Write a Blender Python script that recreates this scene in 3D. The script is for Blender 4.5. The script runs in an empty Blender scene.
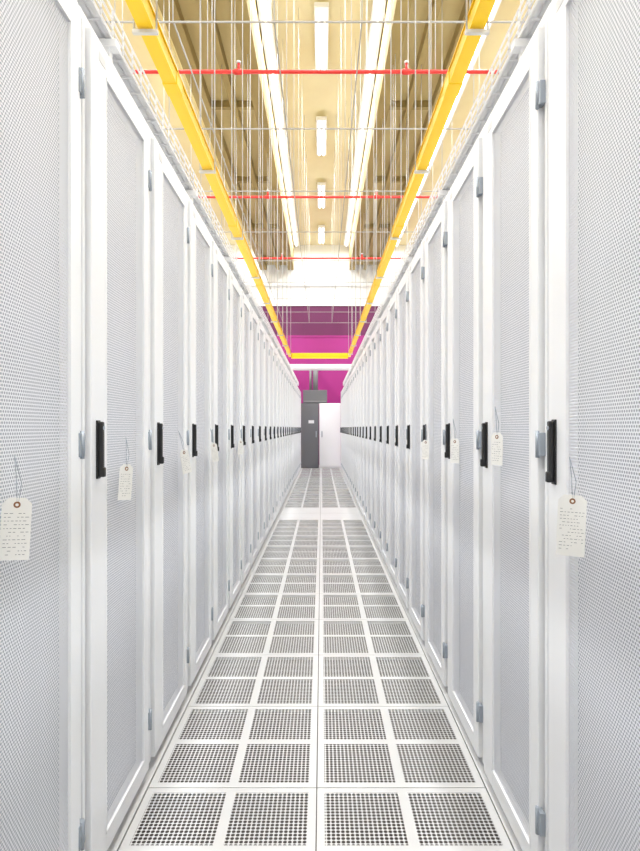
import bpy, bmesh, math, random
from mathutils import Vector, Matrix
random.seed(4)
scene = bpy.context.scene
try:
    scene.view_settings.view_transform = 'Standard'
except Exception:
    pass

# ------------------------------------------------------------------ materials
def mat(name, col, rough=0.5, metal=0.0, emit=None, estr=0.0, noise=None):
    m = bpy.data.materials.new(name); m.use_nodes = True
    nt = m.node_tree; b = nt.nodes['Principled BSDF']
    b.inputs['Base Color'].default_value = (*col, 1)
    b.inputs['Roughness'].default_value = rough
    b.inputs['Metallic'].default_value = metal
    if emit:
        b.inputs['Emission Color'].default_value = (*emit, 1)
        b.inputs['Emission Strength'].default_value = estr
    if noise:
        col2, scale = noise
        tc = nt.nodes.new('ShaderNodeTexCoord')
        mp = nt.nodes.new('ShaderNodeMapping'); mp.inputs['Scale'].default_value = scale
        nz = nt.nodes.new('ShaderNodeTexNoise'); nz.inputs['Scale'].default_value = 1.0
        nz.inputs['Detail'].default_value = 5
        mx = nt.nodes.new('ShaderNodeMix'); mx.data_type = 'RGBA'
        mx.inputs['A'].default_value = (*col, 1); mx.inputs['B'].default_value = (*col2, 1)
        rp = nt.nodes.new('ShaderNodeMapRange'); rp.inputs['From Min'].default_value = .35; rp.inputs['From Max'].default_value = .65
        nt.links.new(tc.outputs['Object'], mp.inputs['Vector'])
        nt.links.new(mp.outputs[0], nz.inputs['Vector'])
        nt.links.new(nz.outputs['Fac'], rp.inputs['Value'])
        nt.links.new(rp.outputs[0], mx.inputs['Factor'])
        nt.links.new(mx.outputs['Result'], b.inputs['Base Color'])
    return m

def perf_mat(name, col, ax_u, ax_v, pitch, r, hexa=True, rough=.5):
    """sheet metal with real see-through holes"""
    m = bpy.data.materials.new(name); m.use_nodes = True
    nt = m.node_tree; N = nt.nodes; L = nt.links
    b = N['Principled BSDF']; out = N['Material Output']
    b.inputs['Base Color'].default_value = (*col, 1); b.inputs['Roughness'].default_value = rough
    tc = N.new('ShaderNodeTexCoord'); sp = N.new('ShaderNodeSeparateXYZ')
    L.new(tc.outputs['Object'], sp.inputs[0])
    def M(op, a, bb=None):
        n = N.new('ShaderNodeMath'); n.operation = op
        for i, v in enumerate((a, bb)):
            if v is None: continue
            if isinstance(v, (int, float)): n.inputs[i].default_value = v
            else: L.new(v, n.inputs[i])
        return n.outputs[0]
    H = 1.7320508 if hexa else 1.0
    u = M('DIVIDE', sp.outputs[ax_u], pitch); v = M('DIVIDE', sp.outputs[ax_v], pitch * H)
    def dist(off):
        a = M('SUBTRACT', M('FRACT', M('ADD', u, off + 100)), .5)
        c = M('MULTIPLY', M('SUBTRACT', M('FRACT', M('ADD', v, off + 100)), .5), H)
        return M('SQRT', M('ADD', M('MULTIPLY', a, a), M('MULTIPLY', c, c)))
    d = dist(0.0)
    if hexa: d = M('MINIMUM', d, dist(0.5))
    hole = M('LESS_THAN', d, r)
    tr = N.new('ShaderNodeBsdfTransparent'); mx = N.new('ShaderNodeMixShader')
    L.new(hole, mx.inputs[0]); L.new(b.outputs[0], mx.inputs[1]); L.new(tr.outputs[0], mx.inputs[2])
    L.new(mx.outputs[0], out.inputs[0])
    return m

WHITE = mat('white_powder_coat', (.91, .915, .925), .4)
WHITE2 = mat('white_frame', (.86, .865, .88), .5)
INNER = mat('rack_interior_grey', (.43, .45, .51), .6)
DOORPERF = perf_mat('perforated_door_mesh', (.89, .90, .94), 1, 2, .0088, .32)
BLACK = mat('handle_black', (.012, .012, .013), .35)
HINGE = mat('hinge_zinc', (.36, .40, .45), .4, .3)
FLOORM = mat('floor_tile_laminate', (.76, .76, .755), .35, noise=((.72, .72, .715), (2, 2, 2)))
FLOORPERF = perf_mat('perforated_floor_panel', (.72, .72, .715), 0, 1, .0153, .405, hexa=False, rough=.4)
SLAB = mat('subfloor_slab', (.12, .105, .095), .9)
YEL = mat('yellow_raceway', (1.0, .62, .0), .5)
MAG = mat('magenta_paint', (.36, .010, .20), .5)
MAGD = mat('dark_magenta_panel', (.12, .003, .07), .5)
WALLW = mat('white_wall_paint', (.85, .85, .84), .7)
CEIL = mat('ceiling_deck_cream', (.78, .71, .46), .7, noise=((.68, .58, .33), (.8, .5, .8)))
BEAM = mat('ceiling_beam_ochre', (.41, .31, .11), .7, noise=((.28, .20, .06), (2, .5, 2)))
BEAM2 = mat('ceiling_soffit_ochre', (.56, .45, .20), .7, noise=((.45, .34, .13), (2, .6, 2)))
RED = mat('red_sprinkler_pipe', (.70, .03, .02), .4)
GALV = mat('galvanised_steel', (.60, .60, .58), .5, .2)
STRUT = mat('strut_steel', (.34, .33, .30), .5, .2)
WIREW = mat('white_wire', (.80, .80, .81), .4)
GREY = mat('cabinet_dark_grey', (.15, .155, .165), .5)
GREY2 = mat('conduit_grey', (.22, .22, .23), .5)
PAPER = mat('tag_paper', (.88, .87, .83), .8)
INK = mat('tag_ink', (.25, .25, .26), .8)
BROWN = mat('tag_eyelet', (.28, .13, .06), .7)
TUBE = mat('fluorescent_tube', (1, 1, 1), .5, emit=(1, .99, .96), estr=4)
GLASSG = mat('label_grey', (.7, .7, .7), .5)

# ------------------------------------------------------------------ mesh builder
class MB:
    def __init__(s): s.bm = bmesh.new(); s.mats = []
    def mi(s, m):
        if m not in s.mats: s.mats.append(m)
        return s.mats.index(m)
    def box(s, x0, x1, y0, y1, z0, z1, m, bev=0.0, mtx=None):
        bm = bmesh.new()
        bmesh.ops.create_cube(bm, size=1)
        for v in bm.verts:
            v.co = Vector(((x0+x1)/2 + v.co.x*(x1-x0), (y0+y1)/2 + v.co.y*(y1-y0), (z0+z1)/2 + v.co.z*(z1-z0)))
        if bev > 0:
            bmesh.ops.bevel(bm, geom=list(bm.edges), offset=bev, segments=2, affect='EDGES', profile=.5)
        s.merge(bm, m, mtx)
    def cyl(s, p0, p1, r, m, seg=10, r2=None, mtx=None):
        p0 = Vector(p0); p1 = Vector(p1); d = p1 - p0
        bm = bmesh.new()
        bmesh.ops.create_cone(bm, cap_ends=True, segments=seg, radius1=r, radius2=r if r2 is None else r2, depth=d.length)
        R = Vector((0, 0, 1)).rotation_difference(d.normalized()).to_matrix().to_4x4()
        bmesh.ops.transform(bm, matrix=Matrix.Translation((p0+p1)/2) @ R, verts=bm.verts)
        for f in bm.faces:
            if len(f.verts) == 4: f.smooth = True
        s.merge(bm, m, mtx)
    def quad(s, pts, m):
        vs = [s.bm.verts.new(p) for p in pts]
        f = s.bm.faces.new(vs); f.material_index = s.mi(m)
    def merge(s, bm, m, mtx=None):
        i = s.mi(m)
        mp = {}
        for v in bm.verts:
            mp[v] = s.bm.verts.new(mtx @ v.co if mtx else v.co)
        for f in bm.faces:
            nf = s.bm.faces.new([mp[v] for v in f.verts]); nf.material_index = i; nf.smooth = f.smooth
        bm.free()
    def mesh(s, name):
        me = bpy.data.meshes.new(name); s.bm.to_mesh(me); s.bm.free()
        for m in s.mats: me.materials.append(m)
        return me
    def obj(s, name, loc=(0, 0, 0), rot=(0, 0, 0)):
        return place(s.mesh(name), name, loc, rot)
def place(me, name, loc=(0, 0, 0), rot=(0, 0, 0)):
    o = bpy.data.objects.new(name, me); o.location = loc; o.rotation_euler = rot
    scene.collection.objects.link(o); return o

# ------------------------------------------------------------------ constants
LX, RX = -.64, .60           # door faces
BL, BR = 1.545, 1.535        # first bay boundary
P = .6
YEND = 20.0                  # far wall
YBACK = -4.0
ZC = 7.75                    # ceiling deck
WX = 6.4

# ------------------------------------------------------------------ server rack
r = MB()
r.box(-1.10, -.036, .002, .598, .03, 2.425, WHITE2, .003)
r.box(-1.08, -.045, .01, .59, 0, .03, INNER)
r.box(-1.10, -.02, .002, .598, 2.425, 2.455, WHITE, .004)
r.box(-.0359, -.033, .12, .53, .08, 2.38, INNER)
y0, y1, z0, z1 = .034, .560, .035, 2.415
py0, py1, pz0, pz1 = .145, .500, .10, 2.335
r.box(-.030, 0, y0, py0, z0, z1, WHITE, .003)
r.box(-.030, 0, py1, y1, z0, z1, WHITE, .003)
r.box(-.030, -.0004, py0-.002, py1+.002, z0, pz0, WHITE, .002)
r.box(-.030, -.0004, py0-.002, py1+.002, pz1, z1, WHITE, .002)
r.quad([(-.006, py0-.002, pz0-.002), (-.006, py1+.002, pz0-.002), (-.006, py1+.002, pz1+.002), (-.006, py0-.002, pz1+.002)], DOORPERF)
for a, b_ in ((py0-.006, py0), (py1, py1+.006)):
    r.box(-.002, .002, a, b_, pz0-.006, pz1+.006, WHITE, .001)
for a, b_ in ((pz0-.006, pz0), (pz1, pz1+.006)):
    r.box(-.002, .002, py0-.006, py1+.006, a, b_, WHITE, .001)
r.box(-.036, -.012, .003, .022, .03, 2.42, WHITE, .002)
r.box(-.036, -.012, .578, .597, .03, 2.42, WHITE, .002)
# handle
r.box(-.001, .005, .064, .088, 1.155, 1.322, BLACK, .002)
r.box(.004, .018, .067, .085, 1.172, 1.318, BLACK, .004)
r.box(.004, .023, .068, .084, 1.160, 1.188, BLACK, .004)
r.cyl((.016, .076, 1.30), (.0195, .076, 1.30), .006, HINGE)
# hinges
for zc in (2.22, 1.255, .215):
    r.box(-.013, .003, .550, .586, zc-.032, zc+.032, HINGE, .002)
    r.cyl((.003, .566, zc-.037), (.003, .566, zc+.037), .0055, HINGE)
r.box(-.0005, .001, .085, .135, 2.36, 2.385, GLASSG)
for fx in (-1.0, -.12):
    for fy in (.08, .52):
        r.cyl((fx, fy, 0), (fx, fy, .035), .02, BLACK)
rack = r.mesh('server_rack')
NL = 26
for k in range(-4, NL+1):
    place(rack, 'server_rack', (LX, BL + P*k, 0))
for k in range(-4, NL+2):
    place(rack, 'server_rack', (RX, BR + P*k, 0), (0, 0, math.pi))

# ------------------------------------------------------------------ floor
f = MB()
cx = -.017
t = .0018
seam0 = 2.05
for k in range(-10, 30):
    ya = seam0 + P*k
    yb = min(ya + P, YEND)
    blank = k in (10, 11)
    for (xa, xb) in ((cx-.61, cx), (cx, cx+.61)):
        X0, X1, Y0, Y1 = xa+t, xb-t, ya+t, yb-t
        if blank:
            f.box(X0, X1, Y0, Y1, -.03, 0, FLOORM); continue
        mg, gap = .026, .034
        hx = (X1-X0-2*mg-gap)/2; hy = (Y1-Y0-2*mg-gap)/2
        xs = [X0, X0+mg, X0+mg+hx, X0+mg+hx+gap, X1-mg, X1]
        ys = [Y0, Y0+mg, Y0+mg+hy, Y0+mg+hy+gap, Y1-mg, Y1]
        for i in range(5):
            for j in range(5):
                pm = FLOORPERF if (i in (1, 3) and j in (1, 3)) else FLOORM
                z = 0 if pm is FLOORM else -.001
                f.quad([(xs[i], ys[j], z), (xs[i+1], ys[j], z), (xs[i+1], ys[j+1], z), (xs[i], ys[j+1], z)], pm)
        f.quad([(X0, Y0, 0), (X1, Y0, 0), (X1, Y0, -.03), (X0, Y0, -.03)], FLOORM)
        f.quad([(X0, Y0, 0), (X0, Y1, 0), (X0, Y1, -.03), (X0, Y0, -.03)], FLOORM)
f.box(-WX, cx-.613, YBACK, YEND, -.03, -.0002, FLOORM)
f.box(cx+.613, WX, YBACK, YEND, -.03, -.0002, FLOORM)
f.box(-WX, WX, YBACK, YEND, -.5, -.45, SLAB)
f.obj('floor')

# ------------------------------------------------------------------ walls
w = MB()
w.box(-WX, WX, YEND, YEND+.2, -.5, 4.54, MAG)
w.box(-WX, WX, YEND+.001, YEND+.2, 4.54, 5.62, MAGD)
w.box(-WX, WX, YEND, YEND+.2, 5.62, ZC+.2, WALLW)
w.box(-WX, WX, YEND-.04, YEND, 5.60, 5.70, WALLW)
w.box(-WX, WX, YEND-.02, YEND, 4.50, 4.56, MAG)
x = -6.2
while x < 6.3:
    w.box(x-.02, x+.02, YEND-.012, YEND+.01, 4.56, 5.60, MAGD)
    x += .62
w.box(-WX, WX, YEND-.1, YEND, 6.3, 6.42, WALLW)
w.obj('wall_back')
for nm, xa in (('wall_left', -WX-.2), ('wall_right', WX)):
    w = MB(); w.box(xa, xa+.2, YBACK, YEND+.2, -.5, ZC+.2, WALLW); w.obj(nm)
w = MB(); w.box(-WX, WX, YBACK-.2, YBACK, -.5, ZC+.2, WALLW); w.obj('wall_front')

# ------------------------------------------------------------------ ceiling
c = MB()
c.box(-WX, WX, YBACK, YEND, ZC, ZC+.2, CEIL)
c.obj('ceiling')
for s in (-1, 1):
    for base in (0, 3.15):
        c = MB()
        a0, a1 = base+.98, base+2.15
        X = sorted((s*a0, s*a1))
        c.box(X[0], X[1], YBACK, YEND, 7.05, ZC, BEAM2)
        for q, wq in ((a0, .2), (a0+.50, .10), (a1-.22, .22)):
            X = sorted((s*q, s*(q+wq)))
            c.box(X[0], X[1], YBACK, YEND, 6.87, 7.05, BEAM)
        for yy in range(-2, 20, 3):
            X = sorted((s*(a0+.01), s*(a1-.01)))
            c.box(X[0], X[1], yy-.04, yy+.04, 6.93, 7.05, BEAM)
        c.obj('ceiling_beam')

# ------------------------------------------------------------------ luminaires
def area(name, loc, sx, sy, e, col=(.945, .97, 1)):
    l = bpy.data.lights.new(name, 'AREA'); l.shape = 'RECTANGLE'; l.size = sx; l.size_y = sy
    l.energy = e; l.color = col
    o = bpy.data.objects.new(name, l); o.location = loc; scene.collection.objects.link(o); return o
lm = MB()
lm.box(-.11, .11, -.75, .75, 0, .08, WIREW, .01)
lm.cyl((-.05, -.7, -.015), (-.05, .7, -.015), .018, TUBE)
lm.cyl((.05, -.7, -.015), (.05, .7, -.015), .018, TUBE)
for yy in (-.5, .5): lm.cyl((0, yy, .08), (0, yy, .179), .006, GALV)
lmm = lm.mesh('fluorescent_luminaire')
yy = 18.5 - 3.1*7
while yy < 19:
    o = place(lmm, 'fluorescent_luminaire', (0, yy, ZC-.18))
    a = area('luminaire_light', (0, 0, -.05), .22, 1.5, 60); a.parent = o
    yy += 3.1
for xs_, e, hw in ((-.865, 165, .095), (.865, 165, .095), (-2.6, 475, .07), (2.6, 475, .07), (-3.8, 475, .07), (3.8, 475, .07)):  # outermost pair is added, out of view, to brighten the rack doors
    b = MB()
    L_ = YEND-.3 - (YBACK+.3)
    b.box(-hw, hw, -L_/2, L_/2, 0, .119, WIREW)
    b.cyl((0, -L_/2+.05, -.02), (0, L_/2-.05, -.02), .022, TUBE)
    o = b.obj('linear_luminaire', (xs_, (YEND+YBACK)/2, ZC-.12))
    a = area('luminaire_light', (0, 0, -.05), hw*2, L_-.1, e); a.parent = o

# ------------------------------------------------------------------ yellow raceway
def channel(mb, x0, x1, ya, yb, z0, h, m, th=.005):
    mb.box(x0, x1, ya, yb, z0, z0+th, m)
    mb.box(x0, x0+th, ya, yb, z0+th, z0+h, m)
    mb.box(x1-th, x1, ya, yb, z0+th, z0+h, m)
    mb.box(x0-.006, x0+th, ya, yb, z0+h, z0+h+.006, m)
    mb.box(x1-th, x1+.006, ya, yb, z0+h, z0+h+.006, m)
y = MB()
YC = 12.3
zr = 2.85
for (xa, xb) in ((-.712, -.652), (.575, .632)):
    channel(y, xa, xb, -2, YC+.1, zr, .055, YEL)
    yy = -1.0
    while yy < YC:
        y.box(xa-.004, xb+.004, yy-.05, yy+.05, zr-.003, zr+.064, YEL, .002)
        yy += 1.8
y.box(-.652, .575, YC-.05, YC+.05, zr, zr+.006, YEL)
y.box(-.652, .575, YC-.05, YC-.044, zr-.05, zr+.07, YEL)
y.box(-.652, .575, YC+.044, YC+.05, zr, zr+.07, YEL)
y.obj('yellow_fibre_raceway')

# ------------------------------------------------------------------ wire basket trays
def basket(name, xa, xb):
    b = MB(); z0, z1 = 2.60, 2.70
    ya, yb = -2.0, 17.4
    rr = .0028
    n = 5
    for i in range(n+1):
        xx = xa + (xb-xa)*i/n
        b.box(xx-rr, xx+rr, ya, yb, z0-rr, z0+rr, WIREW)
    for xx in (xa, xb):
        for zz in (z0+.033, z0+.066, z1):
            b.box(xx-rr, xx+rr, ya, yb, zz-rr, zz+rr, WIREW)
    q = ya
    while q < yb:
        b.box(xa, xb, q-rr, q+rr, z0-2*rr, z0, WIREW)
        for xx in (xa, xb):
            b.box(xx-rr, xx+rr, q-rr, q+rr, z0, z1, WIREW)
        q += .1
    q = ya+.3
    while q < yb:
        b.box(xa-.02, xb+.02, q-.02, q+.02, z0-.035, z0-.008, WHITE, .002)
        for xx in (xa+.02, xb-.02):
            b.box(xx-.015, xx+.015, q-.015, q+.015, 2.455, z0-.03, WHITE)
        q += 1.2
    for i in range(14):
        xx = xa+.015+(xb-xa-.03)*i/13
        b.cyl((xx, ya, z0+.015), (xx, yb, z0+.015), .0145, WIREW, 6)
    b.obj(name)
basket('wire_basket_tray', -1.10, -.70)
basket('wire_basket_tray', .66, 1.06)

# ------------------------------------------------------------------ threaded rods + struts
h = MB()
yy = 1.0
while yy < YC:
    for xx in (-.727, -.640, .563, .645):
        h.cyl((xx, yy, zr-.02), (xx, yy, ZC-.002), .004, GALV, 6)
    for (xa, xb) in ((-.732, -.634), (.557, .650)):
        h.box(xa, xb, yy-.008, yy+.008, zr-.022, zr-.008, GALV)
    yy += 1.2
h.obj('raceway_hanger_rods')
h = MB()
yy = 4.2
while yy < 17.5:
    h.box(-2.1, 2.1, yy-.005, yy+.005, 4.30, 4.311, STRUT)
    for xx in (-2.0, -1.53, -1.10, -.35, .3, 1.10, 1.53, 2.0):
        h.cyl((xx, yy, 4.30), (xx, yy, 6.868 if abs(xx) > .98 else ZC-.002), .0045, GALV, 6)
    yy += 1.5
for xx in (-1.10, -.35, .3, 1.10):
    h.box(xx-.005, xx+.005, 4.2, 16.2, 4.312, 4.322, STRUT)
h.obj('strut_channel_grid')

# ------------------------------------------------------------------ sprinkler pipes
zp = 1.3+3.44
for yy in (-.6, 2.4, 5.48, 8.45, 11.5):
    s = MB()
    s.cyl((-WX+.01, yy, zp), (WX-.01, yy, zp), .018, RED, 12)
    for xx in (-3.6, -.80, .82, 3.6):
        s.cyl((xx-.04, yy, zp), (xx+.04, yy, zp), .026, RED, 12)
        s.cyl((xx, yy, zp), (xx, yy, zp+.08), .014, RED, 8)
        s.cyl((xx, yy, zp+.08), (xx, yy, zp+.10), .022, GALV, 8)
    for xx in (-1.10, 1.10):
        s.cyl((xx, yy, zp+.018), (xx, yy, 6.868), .005, GALV, 6)
    s.obj('red_sprinkler_pipe')

# ------------------------------------------------------------------ end of aisle cabinets
yc = 18.35
e = MB()
e.box(-.66, -.09, yc, yc+.8, 0, 2.10, GREY, .01)
e.box(-.60, .18, yc, yc+.8, 2.11, 2.53, GREY, .01)
e.box(-.57, -.12, yc-.015, yc, .08, 2.05, GREY, .006)
e.box(-.42, -.24, yc-.02, yc, 1.45, 1.55, WIREW, .002)
e.box(-.19, -.15, yc-.05, yc-.015, 1.0, 1.2, HINGE, .004)
e.box(-.57, .15, yc-.012, yc, 2.14, 2.18, GREY2, .002)
e.cyl((-.20, yc+.3, 2.53), (-.20, yc+.3, 3.3), .085, GREY2, 16)
e.cyl((-.20, yc+.25, 3.28), (-.20, YEND-.05, 3.28), .085, GREY2, 16)
e.cyl((-.36, yc+.3, 2.53), (-.36, yc+.3, 3.2), .04, GREY2, 12)
e.obj('electrical_cabinet')
e = MB()
e.box(-.07, .62, yc, yc+.7, .0, 2.10, WHITE, .01)
e.box(-.05, .60, yc-.02, yc, .06, 2.06, WHITE, .008)
e.box(.0, .03, yc-.05, yc-.02, 1.0, 1.2, HINGE, .004)
e.obj('white_equipment_cabinet')
e = MB()
e.cyl((-3, 18.05, 3.23), (3, 18.05, 3.23), .10, WIREW, 16)
for xx in (-2.05, 2.05):
    e.cyl((xx, 18.05, 3.2), (xx, 18.05, 6.868), .008, GALV, 6)
e.obj('white_insulated_pipe')

# ------------------------------------------------------------------ paper tags
def tag(loc, rotz, tilt=0.0, s=1.0):
    b = MB()
    W, H = .054*s, .125*s; top = -.085
    ch = .012
    pts = [(-W/2, top-H), (W/2, top-H), (W/2, top-ch), (W/2-ch, top), (-W/2+ch, top), (-W/2, top-ch)]
    th = .0006
    for yv, rev in ((-th, False), (th, True)):
        p = [(a, yv, c_) for a, c_ in pts]
        if rev: p.reverse()
        b.quad(p, PAPER)
    n = len(pts)
    for i in range(n):
        a, c_ = pts[i], pts[(i+1) % n]
        b.quad([(a[0], -th, a[1]), (a[0], th, a[1]), (c_[0], th, c_[1]), (c_[0], -th, c_[1])], PAPER)
    b.cyl((0, -.0012, top-.014), (0, .0012, top-.014), .0065, BROWN, 16)
    b.cyl((0, -.0016, top-.014), (0, .0016, top-.014), .003, PAPER, 12)
    b.cyl((0, 0, top-.014), (-.004, 0, top+.04), .0008, HINGE, 6)
    b.cyl((-.004, 0, top+.04), (-.010, 0, 0), .0008, HINGE, 6)
    b.cyl((.002, 0, top-.014), (.006, 0, top+.03), .0008, HINGE, 6)
    b.cyl((.006, 0, top+.03), (-.010, 0, 0), .0008, HINGE, 6)
    rnd = random.Random(int(abs(loc[1])*1000))
    z = top-.032
    while z > top-H+.008:
        x = -W/2+.005
        while x < W/2-.008:
            l = rnd.uniform(.002, .007)
            if rnd.random() < .75:
                xe = min(x+l, W/2-.004)
                b.quad([(x, -.0009, z), (xe, -.0009, z), (xe, -.0009, z+.0011), (x, -.0009, z+.0011)], INK)
            x += l+.003
        z -= .0075
    return b.obj('paper_tag', loc, (0, tilt, rotz))
tag((LX+.034, 1.14, 1.245), math.radians(22), .05)
tag((RX-.034, 1.27, 1.235), math.radians(-16), .04, 1.1)
tag((LX+.028, 1.80, 1.27), math.radians(55), .08, .9)
tag((LX+.030, 2.45, 1.29), math.radians(50), -.2, .85)
tag((LX+.030, 3.15, 1.30), math.radians(50), -.15, .85)
tag((LX+.025, 4.35, 1.29), math.radians(40), .05, .85)
tag((RX-.026, 1.85, 1.37), math.radians(-55), .02, .85)
tag((RX-.024, 2.45, 1.34), math.radians(-50), .0, .85)
tag((RX-.026, 3.1, 1.32), math.radians(-45), .05, .85)

# ------------------------------------------------------------------ world + camera
wd = bpy.data.worlds.new('World'); scene.world = wd; wd.use_nodes = True
wd.node_tree.nodes['Background'].inputs[0].default_value = (1, 1, 1, 1)
wd.node_tree.nodes['Background'].inputs[1].default_value = .5
cd = bpy.data.cameras.new('camera'); cam = bpy.data.objects.new('camera', cd)
scene.collection.objects.link(cam)
cam.location = (0, 0, 1.3); cam.rotation_euler = (math.pi/2, 0, 0)
cd.sensor_fit = 'VERTICAL'; cd.sensor_height = 36; cd.lens = 24
cd.shift_x = -1.5/851; cd.shift_y = 2.5/851
cd.clip_start = .02
scene.camera = cam
